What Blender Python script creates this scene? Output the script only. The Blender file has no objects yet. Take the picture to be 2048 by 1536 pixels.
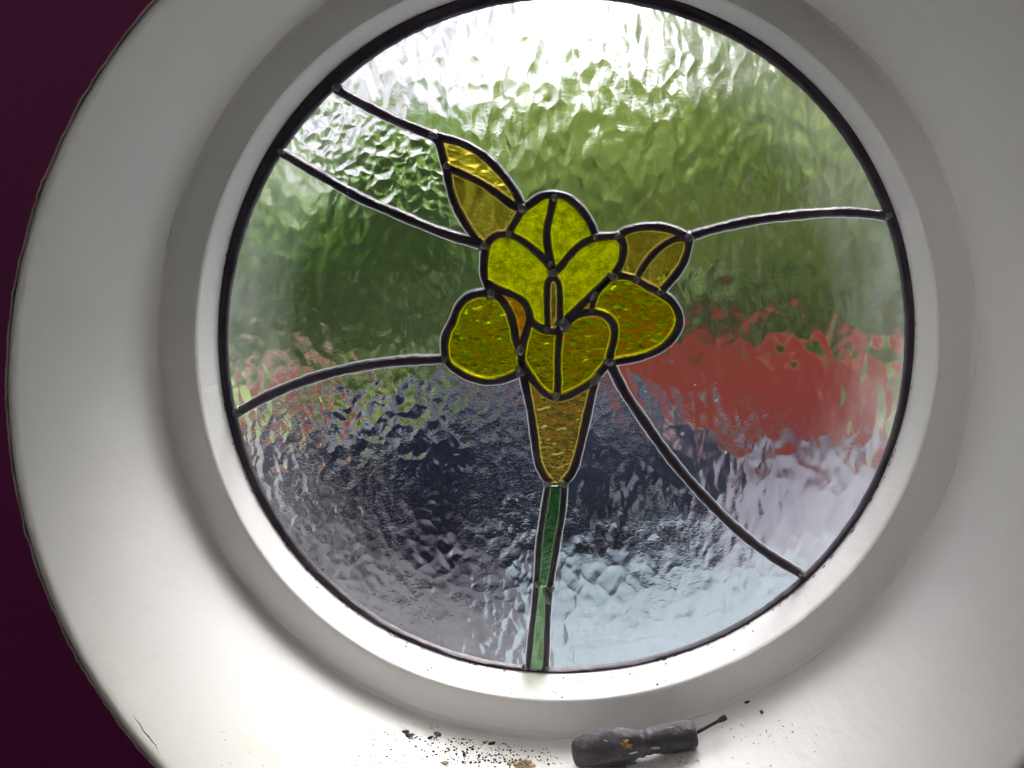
import bpy, bmesh, math, random
from mathutils import Vector, Matrix
from mathutils.geometry import tessellate_polygon
random.seed(7)
S = bpy.context.scene
COL = S.collection

# ------------------------------------------------------------------ camera
FPX, PITCH, YAW = 1850.0, 0.13619, 0.04159        # focal length in px of a 2048 px wide frame
EYE = Vector((-0.00687, -0.66708, 0.06359))
cam = bpy.data.objects.new('camera', bpy.data.cameras.new('camera'))
COL.objects.link(cam); S.camera = cam
cam.location = EYE
cam.rotation_euler = (math.pi/2 - PITCH, 0, YAW)
cam.data.sensor_width = 36; cam.data.lens = FPX/2048*36
cam.data.clip_start = 0.02; cam.data.clip_end = 500
cam.data.dof.use_dof = True; cam.data.dof.focus_distance = 0.66; cam.data.dof.aperture_fstop = 16

# ------------------------------------------------------------------ world, sun, added fill lamp, exposure
SUN_EL, SUN_AZ = math.radians(52), math.radians(19)     # bright cloud high outside
w = bpy.data.worlds.new('World'); S.world = w; w.use_nodes = True
nt = w.node_tree; bg = nt.nodes['Background']
sky = nt.nodes.new('ShaderNodeTexSky'); sky.sky_type = 'NISHITA'; sky.sun_disc = False
sky.sun_elevation = SUN_EL; sky.sun_rotation = SUN_AZ
sky.dust_density = 4.0; sky.air_density = 0.8
hs = nt.nodes.new('ShaderNodeHueSaturation'); hs.inputs['Saturation'].default_value = 0.3
wtc = nt.nodes.new('ShaderNodeTexCoord'); wno = nt.nodes.new('ShaderNodeTexNoise'); wno.inputs['Scale'].default_value = 7; wno.inputs['Detail'].default_value = 5; wno.inputs['Roughness'].default_value = .6; wno.inputs['Distortion'].default_value = .6
wra = nt.nodes.new('ShaderNodeValToRGB'); wra.color_ramp.elements[0].position = .42; wra.color_ramp.elements[0].color = (.50, .49, .54, 1); wra.color_ramp.elements[1].position = .56; wra.color_ramp.elements[1].color = (1.35, 1.28, 1.34, 1)
wmx = nt.nodes.new('ShaderNodeMix'); wmx.data_type = 'RGBA'; wmx.blend_type = 'MULTIPLY'; wmx.inputs['Factor'].default_value = 1
nt.links.new(wtc.outputs['Generated'], wno.inputs['Vector']); nt.links.new(wno.outputs[0], wra.inputs[0])
def wmap(sock, a, b, lo, hi):
    m_ = nt.nodes.new('ShaderNodeMapRange'); m_.interpolation_type = 'SMOOTHSTEP'
    for k_, v_ in (('From Min', a), ('From Max', b), ('To Min', lo), ('To Max', hi)): m_.inputs[k_].default_value = v_
    nt.links.new(sock, m_.inputs[0]); return m_.outputs[0]
az, el = math.radians(8), math.radians(20)
dt = nt.nodes.new('ShaderNodeVectorMath'); dt.operation = 'DOT_PRODUCT'; dt.inputs[1].default_value = (math.sin(az)*math.cos(el), math.cos(az)*math.cos(el), math.sin(el))
nt.links.new(wtc.outputs['Generated'], dt.inputs[0])
sx_ = nt.nodes.new('ShaderNodeSeparateXYZ'); nt.links.new(wtc.outputs['Generated'], sx_.inputs[0])
mxx = nt.nodes.new('ShaderNodeMath'); mxx.operation = 'MAXIMUM'
nt.links.new(wmap(dt.outputs['Value'], math.cos(math.radians(18)), math.cos(math.radians(5)), .48, 1.25), mxx.inputs[0])
nt.links.new(wmap(sx_.outputs['Z'], .30, .55, .48, 1.15), mxx.inputs[1])
wml = nt.nodes.new('ShaderNodeMix'); wml.data_type = 'RGBA'; wml.blend_type = 'MULTIPLY'; wml.inputs['Factor'].default_value = 1
nt.links.new(wra.outputs[0], wml.inputs['A']); nt.links.new(mxx.outputs[0], wml.inputs['B'])
nt.links.new(sky.outputs[0], hs.inputs['Color']); nt.links.new(hs.outputs[0], wmx.inputs['A']); nt.links.new(wml.outputs['Result'], wmx.inputs['B']); nt.links.new(wmx.outputs['Result'], bg.inputs[0])
bg.inputs[1].default_value = 0.15
sl = bpy.data.lights.new('sun', 'SUN'); sl.energy = 1.5; sl.angle = math.radians(35); sl.color = (1, .97, .93)
sun = bpy.data.objects.new('sun', sl); COL.objects.link(sun)
sdir = Vector((math.sin(SUN_AZ)*math.cos(SUN_EL), math.cos(SUN_AZ)*math.cos(SUN_EL), math.sin(SUN_EL)))
sun.rotation_euler = sdir.to_track_quat('Z', 'Y').to_euler()
rl = bpy.data.lights.new('room_fill', 'AREA'); rl.energy = 2.3; rl.size = .6; rl.color = (1, .95, .93)  # unseen fill lamp, added to brighten the frame face and reveal
room_fill_l = bpy.data.objects.new('room_fill', rl); COL.objects.link(room_fill_l)
room_fill_l.location = (-0.95, -1.5, 0.85)
room_fill_l.rotation_euler = (Vector((-0.95, -1.5, .85))-Vector((0, 0, 0))).to_track_quat('Z', 'Y').to_euler()
S.view_settings.view_transform = 'Standard'; S.view_settings.look = 'None'
S.view_settings.exposure = 1.12; S.view_settings.gamma = 1.0; S.view_settings.use_curve_mapping = False
cy = S.cycles
cy.use_denoising = True; cy.caustics_refractive = True; cy.caustics_reflective = True
cy.blur_glossy = 0.0; cy.sample_clamp_indirect = 12; cy.max_bounces = 14; cy.transmission_bounces = 12
cy.diffuse_bounces = 6; cy.glossy_bounces = 4; cy.transparent_max_bounces = 12

# ------------------------------------------------------------------ helpers
def ray(px, py):
    x = (px-1024)/FPX; z = -(py-768)/FPX; y = 1.0
    c, s = math.cos(PITCH), math.sin(PITCH); y, z = c*y+s*z, -s*y+c*z
    c, s = math.cos(YAW), math.sin(YAW); x, y = c*x-s*y, s*x+c*y
    return Vector((x, y, z))
def on_plane(px, py, Y=0.0):
    d = ray(px, py); t = (Y-EYE.y)/d.y
    p = EYE+d*t
    return Vector((p.x, p.z))
def obj(name, me, mats, parent=None):
    o = bpy.data.objects.new(name, me); COL.objects.link(o)
    for m in (mats if isinstance(mats, (list, tuple)) else [mats]): me.materials.append(m)
    if parent: o.parent = parent
    return o
def bmo(name, bm, mats, parent=None, smooth=True):
    bmesh.ops.recalc_face_normals(bm, faces=bm.faces)
    me = bpy.data.meshes.new(name); bm.to_mesh(me); bm.free()
    if smooth:
        for p in me.polygons: p.use_smooth = True
        try: me.set_sharp_from_angle(angle=math.radians(40))
        except Exception: pass
    return obj(name, me, mats, parent)
def tag(o, label=None, cat=None, group=None, kind=None):
    if label: o['label'] = label
    if cat: o['category'] = cat
    if group: o['group'] = group
    if kind: o['kind'] = kind
    return o
def empty(name, loc=(0, 0, 0)):
    o = bpy.data.objects.new(name, None); o.empty_display_size = .05; o.location = loc; COL.objects.link(o); return o
def new_mat(name):
    m = bpy.data.materials.new(name); m.use_nodes = True
    return m, m.node_tree, m.node_tree.nodes['Principled BSDF']
def N(nt, t, **kw):
    n = nt.nodes.new(t)
    for k, v in kw.items():
        if k in n.inputs: n.inputs[k].default_value = v
        else: setattr(n, k, v)
    return n
def noise_chain(nt, scale, detail=3, rough=.5, dist=0.0, stretch=(1, 1, 1), rot=(0, 0, 0)):
    tc = N(nt, 'ShaderNodeTexCoord'); mp = N(nt, 'ShaderNodeMapping')
    mp.inputs['Scale'].default_value = stretch; mp.inputs['Rotation'].default_value = rot
    nt.links.new(tc.outputs['Object'], mp.inputs[0])
    n = N(nt, 'ShaderNodeTexNoise', Scale=scale, Detail=detail, Roughness=rough, Distortion=dist)
    nt.links.new(mp.outputs[0], n.inputs['Vector'])
    return n
def ramp(nt, src, stops):
    r = N(nt, 'ShaderNodeValToRGB'); el = r.color_ramp.elements
    while len(el) < len(stops): el.new(0.5)
    for e, (p, c) in zip(el, stops): e.position = p; e.color = (*c, 1) if len(c) == 3 else c
    nt.links.new(src, r.inputs[0]); return r
def simple(name, c1, c2=None, scale=20, rough=.6, bump=0, bscale=80, metal=0, spec=.5):
    m, nt, b = new_mat(name)
    b.inputs['Roughness'].default_value = rough; b.inputs['Metallic'].default_value = metal
    b.inputs['Specular IOR Level'].default_value = spec
    if c2:
        n = noise_chain(nt, scale, 4, .6); r = ramp(nt, n.outputs[0], [(.3, c1), (.7, c2)])
        nt.links.new(r.outputs[0], b.inputs['Base Color'])
    else: b.inputs['Base Color'].default_value = (*c1, 1)
    if bump:
        n = noise_chain(nt, bscale, 4, .6); bp = N(nt, 'ShaderNodeBump', Strength=1.0, Distance=bump)
        nt.links.new(n.outputs[0], bp.inputs['Height']); nt.links.new(bp.outputs[0], b.inputs['Normal'])
    return m

# ------------------------------------------------------------------ materials
def paint_mat():
    m, nt, b = new_mat('white_gloss_paint')
    L = nt.links
    b.inputs['Roughness'].default_value = .4
    n = noise_chain(nt, 9, 3, .6, .4)
    r = ramp(nt, n.outputs[0], [(.35, (.79, .78, .77)), (.62, (.81, .80, .79)), (.78, (.80, .77, .67))])
    f = noise_chain(nt, 420, 2, .5)
    fr = ramp(nt, f.outputs[0], [(.74, (1, 1, 1)), (.80, (.45, .38, .3))])
    mx = N(nt, 'ShaderNodeMix', data_type='RGBA', blend_type='MULTIPLY'); mx.inputs['Factor'].default_value = .35
    L.new(r.outputs[0], mx.inputs['A']); L.new(fr.outputs[0], mx.inputs['B'])
    L.new(mx.outputs['Result'], b.inputs['Base Color'])
    g = noise_chain(nt, 60, 5, .55, .2, (1, .35, 1))
    bp = N(nt, 'ShaderNodeBump', Strength=.7, Distance=.0013)
    L.new(g.outputs[0], bp.inputs['Height']); L.new(bp.outputs[0], b.inputs['Normal'])
    return m
M_paint = paint_mat()
M_purple = simple('purple_wall_paint', (.13, .0022, .075), (.17, .0035, .095), 8, .75, .0006, 120)
M_render = simple('outside_render', (.5, .48, .44), (.6, .58, .54), 12, .9, .002, 60)
M_weather = simple('weathered_paint', (.09, .10, .10), (.15, .16, .16), 40, .8)
M_edge = simple('chipped_edge', (.30, .22, .14), (.5, .46, .38), 70, .9, .0015, 140)
M_lead = simple('lead', (.035, .024, .040), (.06, .045, .062), 90, .42, .0005, 260, .3)
M_solder = simple('solder', (.08, .08, .085), (.19, .19, .20), 160, .32, .0006, 300, .5)
M_tool = simple('dark_handle', (.011, .009, .013), (.075, .068, .088), 38, .6, .0015, 150)
M_ochre = simple('ochre_paint', (.20, .11, .025), (.32, .18, .04), 200, .8)
M_rust = simple('rusty_steel', (.03, .015, .012), (.07, .035, .025), 200, .7, .0004, 400)
M_chip = simple('chalky_chip', (.16, .18, .18), (.28, .30, .29), 300, .8)
M_dirt = simple('dark_dirt', (.02, .014, .02), (.08, .06, .07), 150, .9)
M_tan = simple('tan_crumb', (.35, .24, .13), (.55, .45, .32), 200, .9, .0006, 500)
M_crack = simple('crack', (.03, .022, .018), None, rough=.9)

def halo_mat():  # translucent pale tone for the painted bright rim beside the leads
    m = bpy.data.materials.new('pale_halo'); m.use_nodes = True; nt = m.node_tree; nt.nodes.clear()
    out = N(nt, 'ShaderNodeOutputMaterial'); a = N(nt, 'ShaderNodeBsdfTranslucent'); a.inputs[0].default_value = (.36, .39, .41, 1)
    t = N(nt, 'ShaderNodeBsdfTransparent'); mx = N(nt, 'ShaderNodeMixShader'); mx.inputs[0].default_value = .5
    nt.links.new(t.outputs[0], mx.inputs[1]); nt.links.new(a.outputs[0], mx.inputs[2]); nt.links.new(mx.outputs[0], out.inputs[0])
    return m
M_halo = halo_mat()

def glass_mat(name, col, big=0, big_scale=60, stretch=(1, 1, .6), rot=(0, 0, 0), fine=0, fine_scale=330, milky=0.0, milk_col=None,
              film=0.0, seed_glint_col=(1, .95, .7), seeds_glints=0.0, mottle=0.0, loc_fine=True, rough=0.0):
    """col = transmission of one face; big / fine = relief in metres"""
    m = bpy.data.materials.new(name); m.use_nodes = True; nt = m.node_tree; nt.nodes.clear(); L = nt.links
    out = N(nt, 'ShaderNodeOutputMaterial'); g = N(nt, 'ShaderNodeBsdfGlass'); g.inputs['IOR'].default_value = 1.5
    g.inputs['Roughness'].default_value = rough
    g.inputs['Color'].default_value = (*col, 1)
    if mottle:
        mo = noise_chain(nt, 260, 4, .65)
        c2 = tuple(c*(1-mottle) for c in col)
        r = ramp(nt, mo.outputs[0], [(.35, c2), (.6, col)]); L.new(r.outputs[0], g.inputs['Color'])
    h = None
    def add(a, b):
        if a is None: return b
        ad = N(nt, 'ShaderNodeMath', operation='ADD'); L.new(a, ad.inputs[0]); L.new(b, ad.inputs[1]); return ad.outputs[0]
    def mul(a, k):
        mm = N(nt, 'ShaderNodeMath', operation='MULTIPLY'); L.new(a, mm.inputs[0])
        if isinstance(k, (int, float)): mm.inputs[1].default_value = k
        else: L.new(k, mm.inputs[1])
        return mm.outputs[0]
    if big:
        n1 = noise_chain(nt, big_scale, 0.6, .35, .55, stretch, rot)
        h = add(h, mul(n1.outputs[0], big))
        # scalloped hammer marks
        tc = N(nt, 'ShaderNodeTexCoord'); mp = N(nt, 'ShaderNodeMapping'); mp.inputs['Scale'].default_value = stretch; mp.inputs['Rotation'].default_value = rot
        L.new(tc.outputs['Object'], mp.inputs[0])
        nz = N(nt, 'ShaderNodeTexNoise', Scale=big_scale*.9, Detail=1.0); L.new(mp.outputs[0], nz.inputs['Vector'])
        vm = N(nt, 'ShaderNodeVectorMath', operation='MULTIPLY_ADD'); vm.inputs[1].default_value = (.012, .012, .012)
        L.new(nz.outputs['Color'], vm.inputs[0]); L.new(mp.outputs[0], vm.inputs[2])
        v = N(nt, 'ShaderNodeTexVoronoi', feature='SMOOTH_F1', Scale=big_scale*1.15); v.inputs['Smoothness'].default_value = .22
        L.new(vm.outputs[0], v.inputs['Vector'])
        h = add(h, mul(v.outputs['Distance'], big*.85))
    if fine:
        n2 = noise_chain(nt, fine_scale, 2, .55, .8, (1, 1, 1.5), (0, .35, 0))
        msk = noise_chain(nt, 14, 2, .5)
        mr = ramp(nt, msk.outputs[0], [(.40, (.12, .12, .12)), (.60, (1, 1, 1))])
        h = add(h, mul(mul(n2.outputs[0], fine), mr.outputs[0] if loc_fine else 1.0))
    nrm = None
    if h is not None:
        bp = N(nt, 'ShaderNodeBump', Strength=1.0, Distance=1.0); L.new(h, bp.inputs['Height']); L.new(bp.outputs[0], g.inputs['Normal']); nrm = bp
    sh = g.outputs[0]
    if milky:
        t = N(nt, 'ShaderNodeBsdfTranslucent'); t.inputs[0].default_value = (*(milk_col or col), 1)
        if mottle:
            mo = noise_chain(nt, 170, 5, .75); mc = milk_col or col
            r = ramp(nt, mo.outputs[0], [(.38, tuple(c*.35 for c in mc)), (.62, mc)]); L.new(r.outputs[0], t.inputs[0])
        mx = N(nt, 'ShaderNodeMixShader'); mx.inputs[0].default_value = milky
        L.new(sh, mx.inputs[1]); L.new(t.outputs[0], mx.inputs[2]); sh = mx.outputs[0]
    if seeds_glints:
        tc = N(nt, 'ShaderNodeTexCoord'); v = N(nt, 'ShaderNodeTexVoronoi', Scale=120.0); L.new(tc.outputs['Object'], v.inputs['Vector'])
        r = ramp(nt, v.outputs['Distance'], [(.15, (seeds_glints,)*3), (.22, (0, 0, 0))])
        t = N(nt, 'ShaderNodeBsdfTranslucent'); t.inputs[0].default_value = (*seed_glint_col, 1)
        vr = ramp(nt, v.outputs['Color'], [(.5, (0, 0, 0)), (.54, (1, 1, 1))])
        mx = N(nt, 'ShaderNodeMixShader'); L.new(mul(r.outputs[0], vr.outputs[0]), mx.inputs[0]); L.new(sh, mx.inputs[1]); L.new(t.outputs[0], mx.inputs[2]); sh = mx.outputs[0]
    if film:   # dried dirt and limescale towards the rim of the round window
        tc = N(nt, 'ShaderNodeTexCoord'); ln = N(nt, 'ShaderNodeVectorMath', operation='LENGTH'); L.new(tc.outputs['Object'], ln.inputs[0])
        mrg = N(nt, 'ShaderNodeMapRange'); mrg.inputs['From Min'].default_value = .19; mrg.inputs['From Max'].default_value = .25
        mrg.inputs['To Min'].default_value = .0; mrg.inputs['To Max'].default_value = .55; L.new(ln.outputs['Value'], mrg.inputs[0])
        nf = noise_chain(nt, 45, 5, .7, .6, (1, 1, .4)); rf = ramp(nt, nf.outputs[0], [(.35, (.25,)*3), (.7, (1, 1, 1))])
        fac = mul(mul(mrg.outputs[0], rf.outputs[0]), film)
        ad = N(nt, 'ShaderNodeMath', operation='ADD'); L.new(fac, ad.inputs[0]); ad.inputs[1].default_value = film*.02
        t = N(nt, 'ShaderNodeBsdfTranslucent'); t.inputs[0].default_value = (.75, .8, .8, 1)
        mx = N(nt, 'ShaderNodeMixShader'); L.new(ad.outputs[0], mx.inputs[0]); L.new(sh, mx.inputs[1]); L.new(t.outputs[0], mx.inputs[2]); sh = mx.outputs[0]
    L.new(sh, out.inputs[0]); return m

CLR = (.965, .975, .965)
# relief faces
G_front = glass_mat('clear_glass_inner_face', CLR)
G_top = glass_mat('hammered_clear_glass_streaks', CLR, .00115, 82, (1, 1, .6), (0, .35, 0), .00012, rough=.14, film=.32)
G_ul = glass_mat('hammered_clear_glass_shells', CLR, .0013, 92, (1, 1, 1.05), (0, .3, 0), .0001, rough=.10, film=.5)
G_l = glass_mat('hammered_clear_glass_left', CLR, .00075, 84, (1, 1, .7), (0, -.2, 0), .00012, rough=.14, film=.36)
G_bl = glass_mat('hammered_clear_glass_ripples', CLR, .00105, 98, (1, 1, .75), (0, .5, 0), .00036, 300, rough=.10, film=.16)
G_br = glass_mat('hammered_clear_glass_lower', CLR, .00085, 90, (1, 1, .65), (0, -.4, 0), .00030, 300, rough=.10, film=.2)
G_r = glass_mat('hammered_clear_glass_right', CLR, .0009, 82, (1, 1, .55), (0, -.15, 0), .00012, rough=.14, film=.36)
YC, YM = (.90, .90, .05), (.62, .60, .0)
G_yf = glass_mat('yellow_glass_inner_face', YC)
G_y = glass_mat('yellow_glass_mottled', (.80, .80, .05), .0004, 70, fine=.0005, fine_scale=300, milky=.32, milk_col=(.52, .60, .003), mottle=.45, loc_fine=False)
G_y2 = glass_mat('yellow_glass_rippled', (.95, .93, .04), .0013, 90, (1, 1, 1.8), (0, .15, 0), .0004, 240, milky=.05, milk_col=(.55, .58, .003), mottle=.1, loc_fine=False, seeds_glints=.8, seed_glint_col=(.9, .95, .02))  # yellow dots here are painted sparkles, not bubbles in the glass
G_af = glass_mat('amber_glass_inner_face', (.84, .74, .33))
G_a = glass_mat('amber_glass_seedy', (.88, .78, .30), .0007, 60, fine=.0001, milky=.14, milk_col=(.42, .34, .08), seeds_glints=.9, mottle=.1)
G_aw = glass_mat('amber_glass_wavy', (.92, .80, .25), .0011, 75, (1, 1, 2), (0, .6, 0), .0001, milky=.08, milk_col=(.7, .55, .1), seeds_glints=.6)
G_of = glass_mat('orange_glass_inner_face', (.82, .64, .18))
G_o = glass_mat('orange_glass', (.82, .64, .18), .0004, 80, fine=.0001, milky=.35, milk_col=(.38, .24, .01), mottle=.2)
G_gf = glass_mat('green_glass_inner_face', (.56, .68, .50))
G_g = glass_mat('green_glass', (.52, .64, .46), .0006, 70, fine=.0003, fine_scale=200, milky=.18, milk_col=(.08, .24, .08), mottle=.3, loc_fine=False)

# ------------------------------------------------------------------ round geometry of the opening
HARM = (.00318, .00236, .00313, -.00341, -.00411, -.00003)
def wob(th):
    e, sh, a3, b3, a4, b4 = HARM
    return 1+e*math.cos(2*th)+sh*math.sin(2*th)+a3*math.cos(3*th)+b3*math.sin(3*th)+a4*math.cos(4*th)+b4*math.sin(4*th)
Y_FR, Y_WALL = -.04499, -.22819
def centre_at(y):                       # the reveal's axis runs a little askew
    t = max(0, min(1, (y-Y_FR)/(Y_WALL-Y_FR)))
    return -.00145+t*(.00563+.00145), -.00312+t*(-.01875+.00312)
def lathe(name, prof, mats, parent=None, n=256, wobf=None, closed=False, jit=None):
    """prof: (radius, y, harmonic weight, use axis centre)"""
    bm = bmesh.new(); rings = []
    for k, (R, y, h, cx, cz) in enumerate(prof):
        rg = []
        for i in range(n):
            th = 2*math.pi*i/n; r = R*(1+h*(wob(th)-1))
            if jit: r += jit(k, i, th)
            rg.append(bm.verts.new((cx+r*math.cos(th), y, cz+r*math.sin(th))))
        rings.append(rg)
    m = len(rings)
    for k in range(m if closed else m-1):
        a, b = rings[k], rings[(k+1) % m]
        for i in range(n): bm.faces.new((a[i], a[(i+1) % n], b[(i+1) % n], b[i]))
    return bmo(name, bm, mats, parent)

# ---- room shell behind the camera and the wall with its round hole
def ring_plate(bm, R, cx, cz, y, x0, x1, z0, z1, n=256, h=0):
    inner, outer = [], []
    for i in range(n):
        th = 2*math.pi*i/n; c, s = math.cos(th), math.sin(th); r = R*(1+h*(wob(th)-1))
        inner.append(bm.verts.new((cx+r*c, y, cz+r*s)))
        t = min((x1-cx)/c if c > 1e-9 else 1e9, (x0-cx)/c if c < -1e-9 else 1e9, (z1-cz)/s if s > 1e-9 else 1e9, (z0-cz)/s if s < -1e-9 else 1e9)
        outer.append(bm.verts.new((cx+t*c, y, cz+t*s)))
    for i in range(n): bm.faces.new((inner[i], inner[(i+1) % n], outer[(i+1) % n], outer[i]))
wall = empty('purple_wall', (0, Y_WALL, -1.6))
tag(wall, 'dark purple painted wall with the deep white round window opening', 'wall')
def local(o, p):
    o.parent = p; o.matrix_parent_inverse = p.matrix_world.inverted() if False else Matrix.Translation(-p.location); return o
RW = .2790; cw = centre_at(Y_WALL)
bm = bmesh.new(); ring_plate(bm, RW, cw[0], cw[1], Y_WALL, -2.2, 2.2, -1.6, 1.1)
local(bmo('wall_face', bm, M_purple, smooth=False), wall)
bm = bmesh.new(); ring_plate(bm, .2735, 0, 0, .028, -2.2, 2.2, -1.6, 1.1, h=1)
local(bmo('outer_face', bm, M_render, smooth=False), wall)
room = bmesh.new()
x0, x1, y0, y1, z0, z1 = -2.2, 2.2, -4.5, .028, -1.6, 1.1
vs = [room.verts.new(p) for p in ((x0, y0, z0), (x1, y0, z0), (x1, y1, z0), (x0, y1, z0), (x0, y0, z1), (x1, y0, z1), (x1, y1, z1), (x0, y1, z1))]
for f in ((0, 1, 2, 3), (4, 5, 6, 7), (0, 1, 5, 4), (1, 2, 6, 5), (0, 3, 7, 4)): room.faces.new([vs[i] for i in f])
ro = bmo('room_shell', room, simple('room_plaster', (.3, .27, .27), (.33, .29, .29), 3, .9), smooth=False)
tag(ro, kind='structure')

# reveal: long round tunnel of white gloss paint
prof = []
def P(R, y, h=0):
    cx, cz = centre_at(y); prof.append((R, y, h, cx, cz))
P(.268, -.0448, 1); P(.2735, -.0452, .9); P(.2752, -.0462, .8); P(.2760, -.0490, .6); P(.2763, -.055, .3)
for k in range(1, 12): P(.2763, -.055-(.2235-.055)*k/12, 0)
P(.2760, -.2235); P(.2763, -.2265); P(.2772, -.2285); P(.2782, -.2290)
rng = random.Random(3)
reveal = local(lathe('reveal', prof, M_paint), wall)
reveal['label'] = 'white gloss painted round tunnel through the wall'
chips = [max(0, rng.gauss(0, 1)) for _ in range(720)]
def ej(k, i, th): return (.00015*math.sin(th*37+1)+.00012*math.sin(th*91)+.00032*chips[i % 720]) * (1 if k in (1, 2) else .2)
pe = [(.2781, -.2272, 0, *cw), (.2786, -.2297, 0, *cw), (.2794, -.2296, 0, *cw), (.2800, -.2278, 0, *cw)]
local(lathe('chipped_edge', pe, M_edge, n=720, jit=ej), wall)
M_seal = simple('old_sealant', (.42, .38, .32), (.62, .59, .54), 50, .7)
ps = [(.2752+.0011*math.cos(a), -.0462+.0010*math.sin(a), .8, -.00145, -.00312) for a in [math.pi*(.55+k*.9/6) + math.pi for k in range(7)]]
rs = random.Random(8); sj = [rs.gauss(0, .00012) for _ in range(360)]
local(lathe('sealant_line', ps, M_seal, n=360, jit=lambda k, i, th: sj[i]+.00025*math.sin(th*17+1)*math.sin(th*5)), wall)
# hairline crack near the lower left lip
def on_reveal(px, py, lift=0.0):
    d = ray(px, py)
    def g(t):
        p = EYE+d*t; cx, cz = centre_at(p.y); return math.hypot(p.x-cx, p.z-cz)-(.2762-lift)
    a, b = (Y_WALL-EYE.y)/d.y, (Y_FR-EYE.y)/d.y*1.15
    for _ in range(50):
        m_ = (a+b)/2
        if g(m_) > 0: b = m_
        else: a = m_
    return EYE+d*a
def tube3(bm, pts, rads, n=8, flat=1.0, up=None):
    rings = []
    for i, p in enumerate(pts):
        t = (pts[min(i+1, len(pts)-1)]-pts[max(i-1, 0)]).normalized()
        u = (up or Vector((0, 0, 1))); s = t.cross(u).normalized(); v = s.cross(t).normalized()
        rings.append([bm.verts.new(p+rads[i]*(s*math.cos(a)+v*flat*math.sin(a))) for a in [2*math.pi*k/n for k in range(n)]])
    for a, b in zip(rings, rings[1:]):
        for k in range(n): bm.faces.new((a[k], a[(k+1) % n], b[(k+1) % n], b[k]))
    bm.faces.new(rings[0]); bm.faces.new(rings[-1][::-1])
bm = bmesh.new()
cp = [(265, 1428), (272, 1440), (279, 1447), (286, 1462), (297, 1474), (303, 1482), (311, 1491), (318, 1507)]
tube3(bm, [on_reveal(x, y, .00008) for x, y in cp], [.0001, .0002, .0003, .00035, .0004, .00035, .0003, .0001], 6)
local(bmo('hairline_crack', bm, M_crack), wall)

# ------------------------------------------------------------------ the window
win = empty('porthole_window', (0, 0, -.25))
tag(win, 'round leaded window with a yellow lily in hammered clear glass', 'window')
def wl(o): return local(o, win)
# white frame: bead, front face
def FP(R, y, h=1):
    return (R, y, h, -.00072*min(1, -y/.045) if y < 0 else 0, -.0015*min(1, -y/.045) if y < 0 else 0)
fr = [FP(.2497, .0030), FP(.2497, -.0405), FP(.2500, -.0432), FP(.2508, -.0446), FP(.2525, -.0452), FP(.262, -.04535), FP(.2745, -.0450), FP(.2775, -.0446)]
frame = wl(lathe('frame', fr, M_paint))
ofr = [(.2499, .0031, 1, 0, 0), (.2530, .0060, 1, 0, 0), (.2720, .0265, 1, 0, 0), (.2745, .0300, 1, 0, 0), (.282, .0302, 1, 0, 0)]
wl(lathe('outer_frame', ofr, M_weather))

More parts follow.
